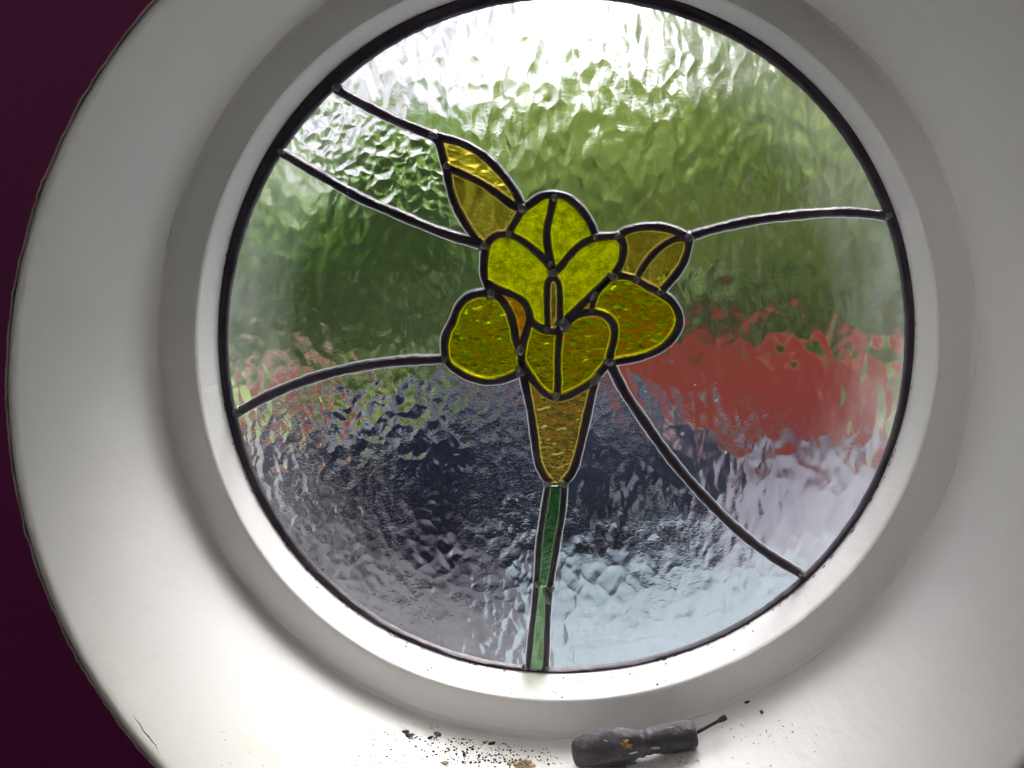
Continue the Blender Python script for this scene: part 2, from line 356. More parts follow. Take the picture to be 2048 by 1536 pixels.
def cat(pts, step=.0012):
    P_ = [Vector(p) for p in pts]
    if len(P_) == 2: P_ = [P_[0], (P_[0]+P_[1])/2, P_[1]]
    E = [2*P_[0]-P_[1]]+P_+[2*P_[-1]-P_[-2]]; out = []
    for i in range(1, len(E)-2):
        a, b, c, d = E[i-1:i+3]; n = max(2, int((c-b).length/step))
        for k in range(n):
            t = k/n
            out.append(.5*((2*b)+(c-a)*t+(2*a-5*b+4*c-d)*t*t+(3*b-a-3*c+d)*t**3))
    out.append(P_[-1]); return out
K = 3.4133
def A(*q): return [(840+x/K, 240+y/K) for x, y in q]
def B(*q): return [(840+x/K, 560+y/K) for x, y in q]
def C_(*q): return [(960+x/K, 900+y/K) for x, y in q]
def px(q): return [on_plane(x, y) for x, y in q]
raw = {
 'L1': A((95, 105), (150, 120), (290, 160), (430, 240), (540, 345), (630, 460), (690, 570), (705, 600)),
 'L2': A((75, 95), (130, 160), (155, 240), (180, 330), (200, 440), (235, 560), (290, 670), (345, 755), (395, 815), (435, 850)),
 'L3': A((180, 320), (300, 370), (430, 435), (540, 510), (620, 575), (690, 605)),
 'L4': A((700, 612), (760, 570), (830, 522), (915, 508), (1000, 528), (1080, 590), (1150, 680), (1190, 770), (1198, 800)),
 'L5': A((695, 615), (660, 680), (620, 745), (605, 775)),
 'L6': A((605, 775), (680, 810), (750, 860), (810, 915), (860, 965), (895, 1015), (905, 1060)),
 'L7': A((915, 525), (890, 640), (868, 740), (868, 830), (885, 930), (905, 1030)),
 'L8': A((905, 1050), (960, 1000), (1020, 925), (1100, 850), (1200, 805), (1290, 795), (1355, 790)),
 'L9': A((605, 775), (530, 785), (475, 825), (448, 880), (437, 980), (440, 1070), (465, 1135), (495, 1180)),
 'L10': A((452, 1100), (540, 1150), (640, 1192), (705, 1235), (738, 1290), (755, 1360), (800, 1405), (860, 1435), (945, 1445)),
 'L11': A((1355, 790), (1385, 840), (1388, 900), (1370, 980), (1320, 1050), (1230, 1140), (1140, 1225), (1050, 1310), (990, 1375), (950, 1425)),
 'L12': A((905, 1065), (873, 1110), (866, 1200), (868, 1320), (872, 1425)),
 'L12b': A((905, 1065), (945, 1110), (955, 1200), (956, 1320), (955, 1400)),
 'L13': A((1355, 790), (1420, 752), (1520, 730), (1640, 730), (1740, 755), (1835, 797)),
 'L14': A((1835, 800), (1730, 818), (1640, 870), (1570, 940), (1520, 1010), (1475, 1085)),
 'L15': A((1840, 815), (1825, 900), (1790, 990), (1730, 1075), (1640, 1175)),
 'L16': A((1310, 1062), (1400, 1065), (1475, 1088), (1560, 1138), (1640, 1180), (1710, 1228), (1758, 1300), (1772, 1380), (1745, 1455), (1680, 1532), (1600, 1582), (1480, 1622), (1350, 1645), (1285, 1655)),
 'L17': A((1300, 1080), (1215, 1170), (1185, 1240), (1172, 1305)),
 'L18': B((965, 345), (1010, 285), (1070, 242), (1150, 222), (1230, 225), (1292, 262), (1325, 320), (1325, 400), (1305, 480), (1290, 560)),
 'L19': B((955, 345), (945, 450), (940, 560), (942, 700), (932, 795)),
 'L20': B((690, 555), (730, 620), (790, 705), (860, 775), (930, 800), (1000, 790), (1090, 745), (1180, 685), (1250, 605), (1290, 560)),
 'L21': B((748, 268), (722, 370), (700, 450), (690, 560)),
 'L22': B((500, 85), (560, 140), (610, 220), (640, 320), (655, 420), (685, 480)),
 'L23': B((495, 92), (400, 92), (320, 122), (260, 190), (225, 280), (180, 370), (168, 460), (185, 550), (250, 612), (340, 660), (450, 690), (560, 680), (640, 650), (690, 622)),
 'L24': B((690, 560), (702, 640), (730, 770), (760, 920), (782, 1080), (805, 1240), (845, 1330), (885, 1380)),
 'L25': B((1200, 670), (1185, 730), (1155, 860), (1120, 1020), (1080, 1190), (1040, 1310), (985, 1378)),
 'S1': C_((462, 245), (430, 450), (405, 620), (393, 800), (383, 930), (370, 1080), (350, 1250), (325, 1500)),
 'S2': C_((578, 245), (560, 450), (530, 620), (500, 800), (478, 940), (466, 1080), (458, 1250), (450, 1500)),
 'M1': [(672, 178), (720, 205), (790, 240), (845, 263), (870, 272)],
 'M2': [(563, 305), (640, 350), (720, 395), (800, 430), (880, 463), (963, 490)],
 'M3': [(1378, 473), (1440, 455), (1530, 437), (1640, 426), (1710, 425), (1772, 432)],
 'M4': [(475, 825), (540, 790), (620, 758), (700, 737), (790, 723), (885, 718)],
 'M5': [(1220, 727), (1250, 785), (1290, 845), (1340, 915), (1400, 985), (1470, 1055), (1540, 1110), (1607, 1150)],
}
CU = {k: cat(px(v)) for k, v in raw.items()}
# border came: dark ring, wide at the top and thin at the bottom
wt = [(0, 16), (45, 22), (90, 29), (135, 31), (160, 24), (180, 18), (205, 17), (230, 13), (255, 8), (270, 6), (300, 6), (320, 8), (345, 12), (360, 16)]
def came_w(th):
    d = math.degrees(th) % 360
    for (a, wa), (b, wb) in zip(wt, wt[1:]):
        if a <= d <= b: return (wa+(wb-wa)*(d-a)/(b-a))*.000362
bm = bmesh.new(); n = 540; rings = []; rj = random.Random(5); jl = [rj.gauss(0, .00025) for _ in range(n)]
for k, (fr_, y) in enumerate(((0, .0030), (0, -.0036), (.12, -.0044), (.3, -.0050), (.75, -.0048), (.93, -.0040), (1, -.003), (1, .003))):
    rg = []
    for i in range(n):
        th = 2*math.pi*i/n; W = came_w(th)*.82; r = .2502*wob(th)-fr_*(W+.0006)
        if fr_ == 0 or fr_ == .12: r += abs(jl[i])*.0
        if fr_ >= .93: r += jl[i]*.5
        rg.append(bm.verts.new((r*math.cos(th), y+(.0003*math.sin(th*23+k) if 0 < k < 6 else 0), r*math.sin(th))))
    rings.append(rg)
for a, b in zip(rings, rings[1:]):
    for i in range(n): bm.faces.new((a[i], a[(i+1) % n], b[(i+1) % n], b[i]))
wl(bmo('border_came', bm, M_lead))
# scraps of dark cement smeared on the bead beside the came
bm = bmesh.new(); rj = random.Random(11)
for _ in range(95):
    d = rj.choice([rj.uniform(195, 300), rj.uniform(215, 262), rj.uniform(300, 345), rj.uniform(0, 360)]); th = math.radians(d)
    r = .2494*wob(th); L_ = rj.uniform(.0008, .004); y = -.006-rj.random()**2*.0035; s = rj.uniform(.00015, .0004)
    c = Vector((r*math.cos(th), y, r*math.sin(th))); t = Vector((-math.sin(th), 0, math.cos(th)))
    pts = [c+t*L_*u+Vector((0, rj.uniform(-.0004, .0004), 0)) for u in (-.5, -.1, .3, .5)]
    tube3(bm, pts, [s*.3, s, s*.8, s*.2], 5, up=Vector((0, 1, 0)))
wl(bmo('smeared_cement', bm, M_lead))

def sweep(name, pts, w, mat, y=0, dep=.0038, n=10, flat=False):
    bm = bmesh.new(); rings = []; m_ = len(pts); rr = random.Random(len(pts))
    ph = rr.random()*6
    for i, p in enumerate(pts):
        t = (pts[min(i+1, m_-1)]-pts[max(i-1, 0)]).normalized(); nn = Vector((-t.y, t.x))
        ww = w*(1+.05*math.sin(i*.21+ph)+.03*math.sin(i*.67+ph*2))
        if flat:
            rings.append([bm.verts.new((p.x+nn.x*ww/2*u, y, p.y+nn.y*ww/2*u)) for u in (-1, 1)])
        else:
            rg = []
            for k in range(n):
                a = 2*math.pi*k/n; cu, su = math.cos(a), math.sin(a)
                u = math.copysign(abs(cu)**.5, cu); v = math.copysign(abs(su)**.8, su)
                rg.append(bm.verts.new((p.x+nn.x*ww/2*u, y+dep*v, p.y+nn.y*ww/2*u)))
            rings.append(rg)
    for a, b in zip(rings, rings[1:]):
        if flat: bm.faces.new((a[0], a[1], b[1], b[0]))
        else:
            for k in range(n): bm.faces.new((a[k], a[(k+1) % n], b[(k+1) % n], b[k]))
    if not flat: bm.faces.new(rings[0]); bm.faces.new(rings[-1][::-1])
    return bmo(name, bm, mat)
PX = .000362
thick = {'S1': 12.0, 'S2': 12.5, 'L5': 15, 'L12': 13.5, 'L12b': 13, 'L17': 12, 'L19': 15, 'L14': 14, 'L15': 15.5, 'M3': 17.5, 'M4': 19, 'M5': 18.5, 'M1': 18.5, 'M2': 18, 'L24': 15.5, 'L25': 16}
for k, pts in CU.items():
    W = thick.get(k, 16.5)*PX
    o = sweep('lead_strip', pts, W, M_lead); wl(o)
    c = sweep('halo_strip', pts, W+.0016, M_halo, y=.0027+.00002*len(k), flat=True)  # added strip behind the glass, imitates the bright halo along each lead
    c.parent = o

def joint(x, y, r, ax=1.0, ang=0.0, dep=.0058):
    bm = bmesh.new(); c = on_plane(x, y)
    bmesh.ops.create_icosphere(bm, subdivisions=3, radius=1)
    rr = random.Random(int(x*7+y)); p1, p2 = rr.random()*6, rr.random()*6
    R = r*PX
    for v in bm.verts:
        q = v.co.copy(); f = 1+.10*math.sin(3*q.x+p1)+.10*math.sin(4*q.z+p2)+.05*math.sin(7*q.y+p1)
        X, Z = q.x*R*ax*f, q.z*R*f
        v.co = (c.x+X*math.cos(ang)-Z*math.sin(ang), q.y*dep*(.8+.2*f), c.y+X*math.sin(ang)+Z*math.cos(ang))
    wl(bmo('solder_joint', bm, M_solder))
for (x, y, r, ax, an) in [(*A((100, 108))[0], 10, 1.4, -.4), (*A((185, 315))[0], 9, 1.1, .3), (*A((700, 605))[0], 12.5, 1, 0), (*A((915, 535))[0], 8.5, 1, 0),
    (*A((606, 778))[0], 9, 1, 0), (*A((1198, 798))[0], 8, 1, 0), (*A((1355, 790))[0], 9.5, 1, 0), (*A((1835, 800))[0], 13, 1, 0), (*A((905, 1045))[0], 10.5, 1, 0),
    (*A((888, 985))[0], 7, 1.3, 1.4), (*A((438, 862))[0], 12, 1, 0), (*A((488, 1180))[0], 11, 1.3, 1.5), (*A((1475, 1085))[0], 9.5, 1, 0), (*A((1640, 1175))[0], 9, 1, 0),
    (*A((1320, 1068))[0], 11, 1.2, -.2), (*A((1185, 1200))[0], 10, 1.2, .9), (*A((1172, 1298))[0], 7, 1, 0), (*A((862, 1432))[0], 8.5, 1, 0), (*A((985, 1392))[0], 14, 1.3, .6),
    (*B((685, 470))[0], 10, 1.7, 1.5), (*B((688, 622))[0], 13.5, 1, 0), (*B((932, 790))[0], 10.5, 1, 0), (*B((1295, 560))[0], 12.5, 1, 0), (*B((1195, 680))[0], 11, 1.6, .9),
    (*B((172, 545))[0], 9, 1, 0), (*B((872, 1385))[0], 8.5, 1.2, 0), (*B((975, 1385))[0], 9.5, 1.2, 0), (675, 176, 11, 1.2, -.5), (565, 304, 10, 1.2, -.5),
    (1776, 431, 10, 1.2, 0), (474, 824, 11, 1.2, .5), (1604, 1148, 10, 1.2, -.6), (1074, 1166, 9, 1, 0), (1094, 1192, 8, 2.3, -1.25), (1101, 1175, 7, 1.3, 0), (1052, 1333, 7, 1.2, 0), (1092, 1333, 7, 1.2, 0)]:
    joint(x, y, r, ax, an)

# ---- panes
def seg(name, p=None, q=None):
    c = CU[name]
    def idx(v):
        return min(range(len(c)), key=lambda i: (c[i]-v).length)
    i = 0 if p is None else idx(on_plane(*p)); j = len(c)-1 if q is None else idx(on_plane(*q))
    return c[i:j+1] if i <= j else c[j:i+1][::-1]
def rev(name): return CU[name][::-1]
def a1(x, y): return A((x, y))[0]
def b1(x, y): return B((x, y))[0]
def c1(x, y): return C_((x, y))[0]
def arc(p, q, ccw):
    P_, Q = on_plane(*p), on_plane(*q); t0, t1 = math.atan2(P_.y, P_.x), math.atan2(Q.y, Q.x)
    if ccw and t1 < t0: t1 += 2*math.pi
    if not ccw and t1 > t0: t1 -= 2*math.pi
    n = max(4, int(abs(t1-t0)/.02)); out = []
    for i in range(n+1):
        th = t0+(t1-t0)*i/n; r = .2495*wob(th); out.append(Vector((r*math.cos(th), r*math.sin(th))))
    return out
def pane(name, pieces, mats, label=None, off=0.0, y0=-.0019, y1=.0019):
    loop = []
    for s in pieces:
        for p in s:
            if not loop or (p-loop[-1]).length > .0006: loop.append(p)
    while (loop[0]-loop[-1]).length < .0006: loop.pop()
    area = sum(a.x*b.y-b.x*a.y for a, b in zip(loop, loop[1:]+loop[:1]))
    if area < 0: loop = loop[::-1]
    tris = tessellate_polygon([[Vector((p.x, p.y, 0)) for p in loop]])
    bm = bmesh.new(); f = [bm.verts.new((p.x, y0+off, p.y)) for p in loop]; b = [bm.verts.new((p.x, y1+off, p.y)) for p in loop]
    n = len(loop)
    for t in tris:
        try:
            fa = bm.faces.new([f[i] for i in t]); fa.material_index = 0
            fb = bm.faces.new([b[i] for i in t][::-1]); fb.material_index = 1
        except ValueError: pass
    for i in range(n): bm.faces.new((f[i], f[(i+1) % n], b[(i+1) % n], b[i])).material_index = 0
    bmesh.ops.recalc_face_normals(bm, faces=bm.faces)
    me = bpy.data.meshes.new(name); bm.to_mesh(me); bm.free()
    o = obj(name, me, mats); wl(o)
    if label: o['label'] = label
    return o
cl = lambda g: [G_front, g]
pane('clear_pane', [CU['M1'], CU['L1'], CU['L4'], seg('L8', a1(1200, 800), a1(1355, 790)), CU['L13'], CU['M3'], arc((1776, 432), (672, 178), True)], cl(G_top), 'largest hammered clear pane above the flower')
pane('clear_pane', [CU['M1'], CU['L2'], rev('M2'), arc((563, 305), (672, 178), False)], cl(G_ul), 'wedge of clear glass left of the tall leaf', .0001)
pane('clear_pane', [CU['M2'], seg('L9', a1(440, 880), a1(495, 1180)), seg('L23', b1(495, 92), b1(180, 545)), rev('M4'), arc((475, 825), (563, 305), False)], cl(G_l), 'clear hammered pane at the left of the flower')
pane('clear_pane', [CU['M4'], seg('L23', b1(185, 550), b1(690, 622)), seg('L24', b1(702, 640), b1(885, 1380)), CU['S1'], arc((1055, 1338), (475, 825), False)], cl(G_bl), 'clear rippled pane below left of the flower', .0001)
pane('clear_pane', [CU['S2'][::-1], rev('L25'), seg('L20', b1(1200, 670), b1(1290, 560)), CU['M5'], arc((1607, 1150), (1092, 1338), False)], cl(G_br), 'clear rippled pane below right of the stem')
pane('clear_pane', [rev('M5'), seg('L16', b1(1285, 563), a1(1640, 1180)), rev('L15'), CU['M3'], arc((1776, 432), (1607, 1150), False)], cl(G_r), 'clear pane right of the flower', .0001)
pane('leaf_pane', [CU['L1'], rev('L3'), seg('L2', a1(180, 325), a1(75, 95))], [G_af, G_aw], 'bright wavy gold half of the tall leaf', .0002)
pane('leaf_pane', [CU['L3'], CU['L5'], seg('L9', a1(605, 775), a1(450, 865)), seg('L2', a1(435, 850), a1(180, 330))], [G_af, G_a], 'pale amber half of the tall leaf')
pane('petal_pane', [seg('L4', a1(700, 612), a1(915, 508)), CU['L7'], rev('L6'), rev('L5')], [G_yf, G_y], None, .0003)
pane('petal_pane', [seg('L4', a1(915, 508), a1(1198, 800)), seg('L8', a1(1200, 805), a1(905, 1050)), rev('L7')], [G_yf, G_y], None, -.0002)
pane('petal_pane', [CU['L6'], CU['L12'], seg('L10', a1(870, 1437), a1(465, 1105)), seg('L9', a1(440, 1080), a1(605, 775))], [G_yf, G_y], None, .0)
pane('petal_pane', [CU['L8'], CU['L11'], rev('L12b')], [G_yf, G_y], None, .0002)
pane('stamen_pane', [CU['L12'], rev('L12b')], [G_af, G_a], None, -.0003)
pane('petal_pane', [CU['L23'], seg('L21', b1(690, 560), b1(696, 480)), rev('L22')], [G_yf, G_y2], None, .0002)
pane('petal_pane', [CU['L16'], seg('L18', b1(1290, 560), b1(1172, 222)), rev('L17')], [G_yf, G_y2], None, .0)
pane('petal_pane', [seg('L10', a1(755, 1365), a1(945, 1445)), CU['L19'], seg('L20', b1(930, 800), b1(690, 555)), rev('L21')], [G_yf, G_y2], None, -.0002)
pane('petal_pane', [CU['L18'], seg('L20', b1(1290, 560), b1(930, 800)), rev('L19')], [G_yf, G_y2], None, .0003)
pane('throat_pane', [CU['L22'], seg('L21', b1(696, 470), b1(745, 280)), seg('L10', a1(740, 1300), a1(500, 1130))], [G_of, G_o], None, .0003)
pane('throat_pane', [seg('L11', a1(1225, 1145), a1(1040, 1318)), seg('L18', b1(1050, 250), b1(1172, 222)), rev('L17')], [G_of, G_o], None, -.0003)
pane('leaf_pane', [CU['L13'], CU['L14'], seg('L16', a1(1475, 1088), a1(1310, 1062)), seg('L11', a1(1320, 1050), a1(1355, 790))], [G_af, G_a], None, .0003)
pane('leaf_pane', [rev('L14')[:], CU['L15'], seg('L16', a1(1640, 1180), a1(1475, 1088))], [G_af, G_a], None, .0)
pane('trumpet_pane', [CU['L24'], rev('L25'), seg('L20', b1(1180, 685), b1(695, 565))], [G_af, glass_mat('amber_glass_trumpet', (.92, .82, .30), .0016, 100, (1, 1, 1.6), (0, .2, 0), .00012, 260, milky=.10, milk_col=(.36, .29, .08), seeds_glints=.9, loc_fine=False)], None, -.0002)
pane('stem_pane', [seg('S1', c1(462, 245), c1(383, 925)), seg('S2', c1(478, 925), c1(578, 245))], [G_gf, G_g], None, .0003)
G_g2 = glass_mat('green_glass_pale', (.70, .78, .60), .0006, 70, fine=.0002, milky=.28, milk_col=(.22, .38, .18), mottle=.25)
pane('stem_pane', [seg('S1', c1(383, 945), c1(325, 1500)), seg('S2', c1(450, 1500), c1(478, 945))], [G_gf, G_g2], None, .0002)

M_speck = simple('white_speck', (.85, .85, .85), None, rough=.8)
for x, y, r_ in ((1291, 783, 2.2), (1432, 802, 3.2), (1451, 905, 3.6), (1365, 868, 4.0), (1034, 1000, 3.0), (1017, 998, 2.0), (1390, 770, 1.5)):
    c = on_plane(x, y, -.0024); bm = bmesh.new(); bmesh.ops.create_icosphere(bm, subdivisions=2, radius=1)
    for v in bm.verts: v.co = (c.x+v.co.x*r_*PX*(1+.3*math.sin(v.co.z*5+x)), -.0022+v.co.y*.0004, c.y+v.co.z*r_*PX*(1+.3*math.sin(v.co.x*4+y)))
    wl(bmo('paint_speck', bm, M_speck))

# ------------------------------------------------------------------ outside, seen through the glass
GZ = -2.25
def box(bm, x0, x1, y0, y1, z0, z1):
    r = bmesh.ops.create_cube(bm, size=1)
    for v in r['verts']: v.co = (x0+(v.co.x+.5)*(x1-x0), y0+(v.co.y+.5)*(y1-y0), z0+(v.co.z+.5)*(z1-z0))
def sheet(name, x0, x1, y0, y1, z, mat):
    bm = bmesh.new(); vs = [bm.verts.new(p) for p in ((x0, y0, z), (x1, y0, z), (x1, y1, z), (x0, y1, z))]; bm.faces.new(vs)
    return tag(bmo(name, bm, mat, smooth=False), kind='structure')
sheet('lawn', -90, 90, .03, 180, GZ, simple('grass', (.14, .22, .03), (.24, .34, .05), 3, .9, .02, 30))
sheet('road', -40, 40, 6.4, 11.2, GZ+.004, simple('asphalt', (.06, .058, .08), (.15, .145, .19), 5, .85, .004, 60))
sheet('driveway', -9, -.15, .03, 6.4, GZ+.008, simple('grey_drive', (.016, .016, .025), (.045, .042, .056), 4, .9, .004, 60))
sheet('paving', -.15, 9, .03, 6.4, GZ+.012, simple('pale_paving', (.10, .14, .165), (.16, .21, .24), 3, .8, .003, 50))

def car(name, body_col, label, loc, rz, L_=4.1, H=1.42, Wd=1.7, spec=.5):
    t = empty(name, loc); t.rotation_euler = (0, 0, rz); tag(t, label, 'car')
    mb = simple(name+'_paint', body_col, None, rough=.25); mg = simple(name+'_glass', (.25, .28, .33), None, rough=.08)
    mt = simple(name+'_tyre', (.015, .015, .015), None, rough=.8); mr = simple(name+'_rim', (.4, .4, .42), None, rough=.35, metal=.8)
    h = L_/2
    side = [(-h, .35), (-h+.02, .62), (-h+.12, .82), (-h+.55, .90), (-h*.38, .95), (h*.55, .97), (h-.25, .93), (h-.03, .75), (h, .45), (h-.05, .28), (h*.78, .22), (-h*.78, .22), (-h+.05, .26)]
    bm = bmesh.new(); ra = []
    for s, tw in ((-1, 1), (-1, .0), ):
        pass
    cols = []
    for yy, sc in ((-Wd/2, .93), (-Wd/2+.08, 1.0), (Wd/2-.08, 1.0), (Wd/2, .93)):
        cols.append([bm.verts.new((x*sc, yy, .22+(z-.22)*(.96 if sc < 1 else 1))) for x, z in side])
    for a, b in zip(cols, cols[1:]):
        for i in range(len(side)): bm.faces.new((a[i], a[(i+1) % len(side)], b[(i+1) % len(side)], b[i]))
    bm.faces.new(cols[0]); bm.faces.new(cols[-1][::-1]); bmo('body', bm, mb, t)
    cab = [(-h*.42, .93), (-h*.10, H-.05), (h*.10, H), (h*.45, H-.03), (h*.78, .95)]
    bm = bmesh.new(); cc = []
    for yy, ins in ((-Wd/2+.06, 0), (Wd/2-.06, 0)):
        cc.append([bm.verts.new((x, yy*(1 if z < 1 else .84), z)) for x, z in cab])
    for i in range(len(cab)-1): bm.faces.new((cc[0][i], cc[0][i+1], cc[1][i+1], cc[1][i]))
    bm.faces.new(cc[0]); bm.faces.new(cc[1][::-1]); bmo('roof', bm, mb, t)
    def plate(nm, q, mat):
        bm = bmesh.new(); f = bm.faces.new([bm.verts.new(p) for p in q]); bmo(nm, bm, mat, t, smooth=False)
    for s in (-1, 1):
        yb, yt = s*(Wd/2-.048), s*(Wd/2-.048)*.845
        plate('side_window', [(-h*.34, yb, .99), (-h*.09, yt, H-.12), (h*.14, yt, H-.08), (h*.14, yb, .99)], mg)
        plate('side_window', [(h*.18, yb, .99), (h*.18, yt, H-.08), (h*.43, yt, H-.10), (h*.66, yb, .99)], mg)
    plate('windscreen', [(-h*.415, -Wd*.42, .96), (-h*.415, Wd*.42, .96), (-h*.125, Wd*.36, H-.08), (-h*.125, -Wd*.36, H-.08)], mg)
    plate('rear_window', [(h*.775, -Wd*.4, .99), (h*.775, Wd*.4, .99), (h*.49, Wd*.35, H-.06), (h*.49, -Wd*.35, H-.06)], mg)
    for x in (-h*.62, h*.62):
        for s in (-1, 1):
            bm = bmesh.new(); bmesh.ops.create_cone(bm, cap_ends=True, segments=28, radius1=.31, radius2=.31, depth=.2, matrix=Matrix.Translation((x, s*(Wd/2-.10), .31)) @ Matrix.Rotation(math.pi/2, 4, 'X'))
            wh = bmo('wheel', bm, mt, t)
            bm = bmesh.new(); bmesh.ops.create_cone(bm, cap_ends=True, segments=20, radius1=.19, radius2=.17, depth=.03, matrix=Matrix.Translation((x, s*(Wd/2+.008), .31)) @ Matrix.Rotation(math.pi/2*s, 4, 'X'))
            bmo('rim', bm, mr, wh)
    for s in (-1, 1):
        bm = bmesh.new(); box(bm, -h-.02, -h+.12, s*.62-.16, s*.62+.16, .6, .75); bmo('headlight', bm, mg, t)
        bm = bmesh.new(); box(bm, h-.1, h+.02, s*.66-.1, s*.66+.1, .62, .8); bmo('tail_light', bm, simple('red_lens', (.3, .01, .01), None, rough=.3), t)
    return t
car('dark_car', (.010, .015, .045), 'dark blue car standing beyond the lower left glass', (-.52, 7.5, GZ+.008), .05, 4.0, 1.38)
bw = empty('brick_wall', (.98, 13.5, GZ)); bw.rotation_euler = (0, 0, math.atan2(10.0-17.0, 3.9+1.94)); tag(bw, 'long low red brick wall running behind the right hand glass', 'wall')
M_brick = simple('red_brick', (.58, .06, .032), (.68, .09, .05), 7, .9, .01, 40)
bm = bmesh.new(); box(bm, -3.2, 4.55, -.12, .12, 0, 1.12); bmo('brickwork', bm, M_brick, bw, smooth=False)
bm = bmesh.new(); box(bm, -3.23, 4.58, -.16, .16, 1.12, 1.20); bmo('coping', bm, M_brick, bw, smooth=False)
bp_ = empty('brick_pillar', (-3.0, 9.6, GZ)); tag(bp_, 'red brick gate pillar seen through the far left of the glass', 'pillar')
bm = bmesh.new(); box(bm, -.36, .30, -.3, .3, 0, 1.0); bmo('shaft', bm, M_brick, bp_, smooth=False)
bm = bmesh.new(); box(bm, -.40, .34, -.34, .34, 1.0, 1.07); bmo('cap', bm, simple('cap_stone', (.35, .2, .17), (.4, .26, .22), 9, .9), bp_, smooth=False)

def leaf_mat(name, c1, c2):
    m, nt, b = new_mat(name); n = noise_chain(nt, 1.3, 3, .6); r = ramp(nt, n.outputs[0], [(.35, c1), (.65, c2)])
    nt.links.new(r.outputs[0], b.inputs['Base Color']); b.inputs['Roughness'].default_value = .6
    out = nt.nodes['Material Output']; t = N(nt, 'ShaderNodeBsdfTranslucent'); nt.links.new(r.outputs[0], t.inputs[0])
    mx = N(nt, 'ShaderNodeMixShader'); mx.inputs[0].default_value = .4
    nt.links.new(b.outputs[0], mx.inputs[1]); nt.links.new(t.outputs[0], mx.inputs[2]); nt.links.new(mx.outputs[0], out.inputs[0]); return m
LF = [leaf_mat('leaves_bright', (.34, .46, .08), (.50, .62, .14)), leaf_mat('leaves_mid', (.20, .38, .035), (.30, .48, .07)), leaf_mat('leaves_dark', (.12, .26, .04), (.21, .38, .06))]
M_bark = simple('bark', (.06, .045, .035), (.12, .09, .07), 12, .9, .01, 30)
def leaves(name, blobs, count, size, mat, parent, seed):
    r = random.Random(seed); V, F = [], []
    for k in range(count):
        c, R = r.choice(blobs)
        d = Vector((r.gauss(0, 1), r.gauss(0, 1), r.gauss(0, 1))).normalized()
        p = Vector(c)+Vector((d.x*R[0], d.y*R[1], d.z*R[2]))*(r.random()**.35)*(1+.15*math.sin(d.x*7+d.z*9+seed))
        s = size*r.uniform(.6, 1.4); q = Vector((r.gauss(0, 1), r.gauss(0, 1), r.gauss(0, 1))).normalized(); u = q.orthogonal().normalized(); v = q.cross(u)
        i = len(V); V += [p-u*s, p-v*s*.5, p+u*s, p+v*s*.5]; F.append((i, i+1, i+2, i+3))
    me = bpy.data.meshes.new(name); me.from_pydata([tuple(v) for v in V], [], F); return obj(name, me, mat, parent)
def tree(x, y, h, wdt, mi, label, seed):
    t = empty('garden_tree', (x, y, GZ)); tag(t, label, 'tree', 'trees across the garden')
    r = random.Random(seed); bm = bmesh.new()
    tube3(bm, [Vector((0, 0, 0)), Vector((.05, 0, h*.3)), Vector((-.05, .05, h*.6))], [.16, .12, .06], 10, up=Vector((0, 1, 0)))
    for k in range(5):
        a = k*1.26+seed; z = h*(.25+.07*k)
        tube3(bm, [Vector((0, 0, z)), Vector((math.cos(a)*wdt*.25, math.sin(a)*wdt*.25, z+h*.15)), Vector((math.cos(a)*wdt*.4, math.sin(a)*wdt*.4, z+h*.28))], [.06, .04, .02], 6, up=Vector((.1, 1, .1)))
    bmo('trunk', bm, M_bark, t)
    bl = [((0, 0, h*.6), (wdt*.42, wdt*.42, h*.36))]
    for k in range(8):
        a = r.uniform(0, 6.28); q = r.uniform(.2, .45)*wdt
        bl.append(((math.cos(a)*q, math.sin(a)*q, h*r.uniform(.35, .85)), (wdt*.22, wdt*.22, h*.15)))
    leaves('crown', bl, 5500, .19, LF[mi], t, seed)
tree(3.4, 17, 8.0, 7.4, 0, 'bright yellow green tree behind the top right glass', 1)
tree(8.8, 18, 7.6, 7.5, 0, 'pale green tree at the far right beyond the glass', 2)
tree(-.3, 21, 6.9, 7.0, 1, 'mid green tree behind the glass above the flower', 3)
tree(-5.2, 20, 5.3, 6.5, 1, 'mid green tree behind the far left glass', 4)
tree(2.6, 24, 7.4, 6.0, 1, 'mid green tree half hidden behind the bright one', 5)
tree(-9.0, 24, 5.6, 7.0, 2, 'dark green tree outermost on the left', 6)
hd = empty('garden_hedge', (0, 18.6, GZ)); tag(hd, 'dark green hedge across the garden behind the red brick wall', 'hedge')
leaves('foliage', [((-12+i*1.25, 0, 1.15), (1.0, .6, 1.25)) for i in range(20)], 12000, .15, LF[2], hd, 9)
for i in range(20):
    bm = bmesh.new(); tube3(bm, [Vector((-12+i*1.25, 0, 0)), Vector((-12+i*1.25+.05, .02, .9)), Vector((-12+i*1.25, 0, 1.6))], [.05, .04, .02], 6, up=Vector((0, 1, 0)))
    bmo('stem', bm, M_bark, hd)

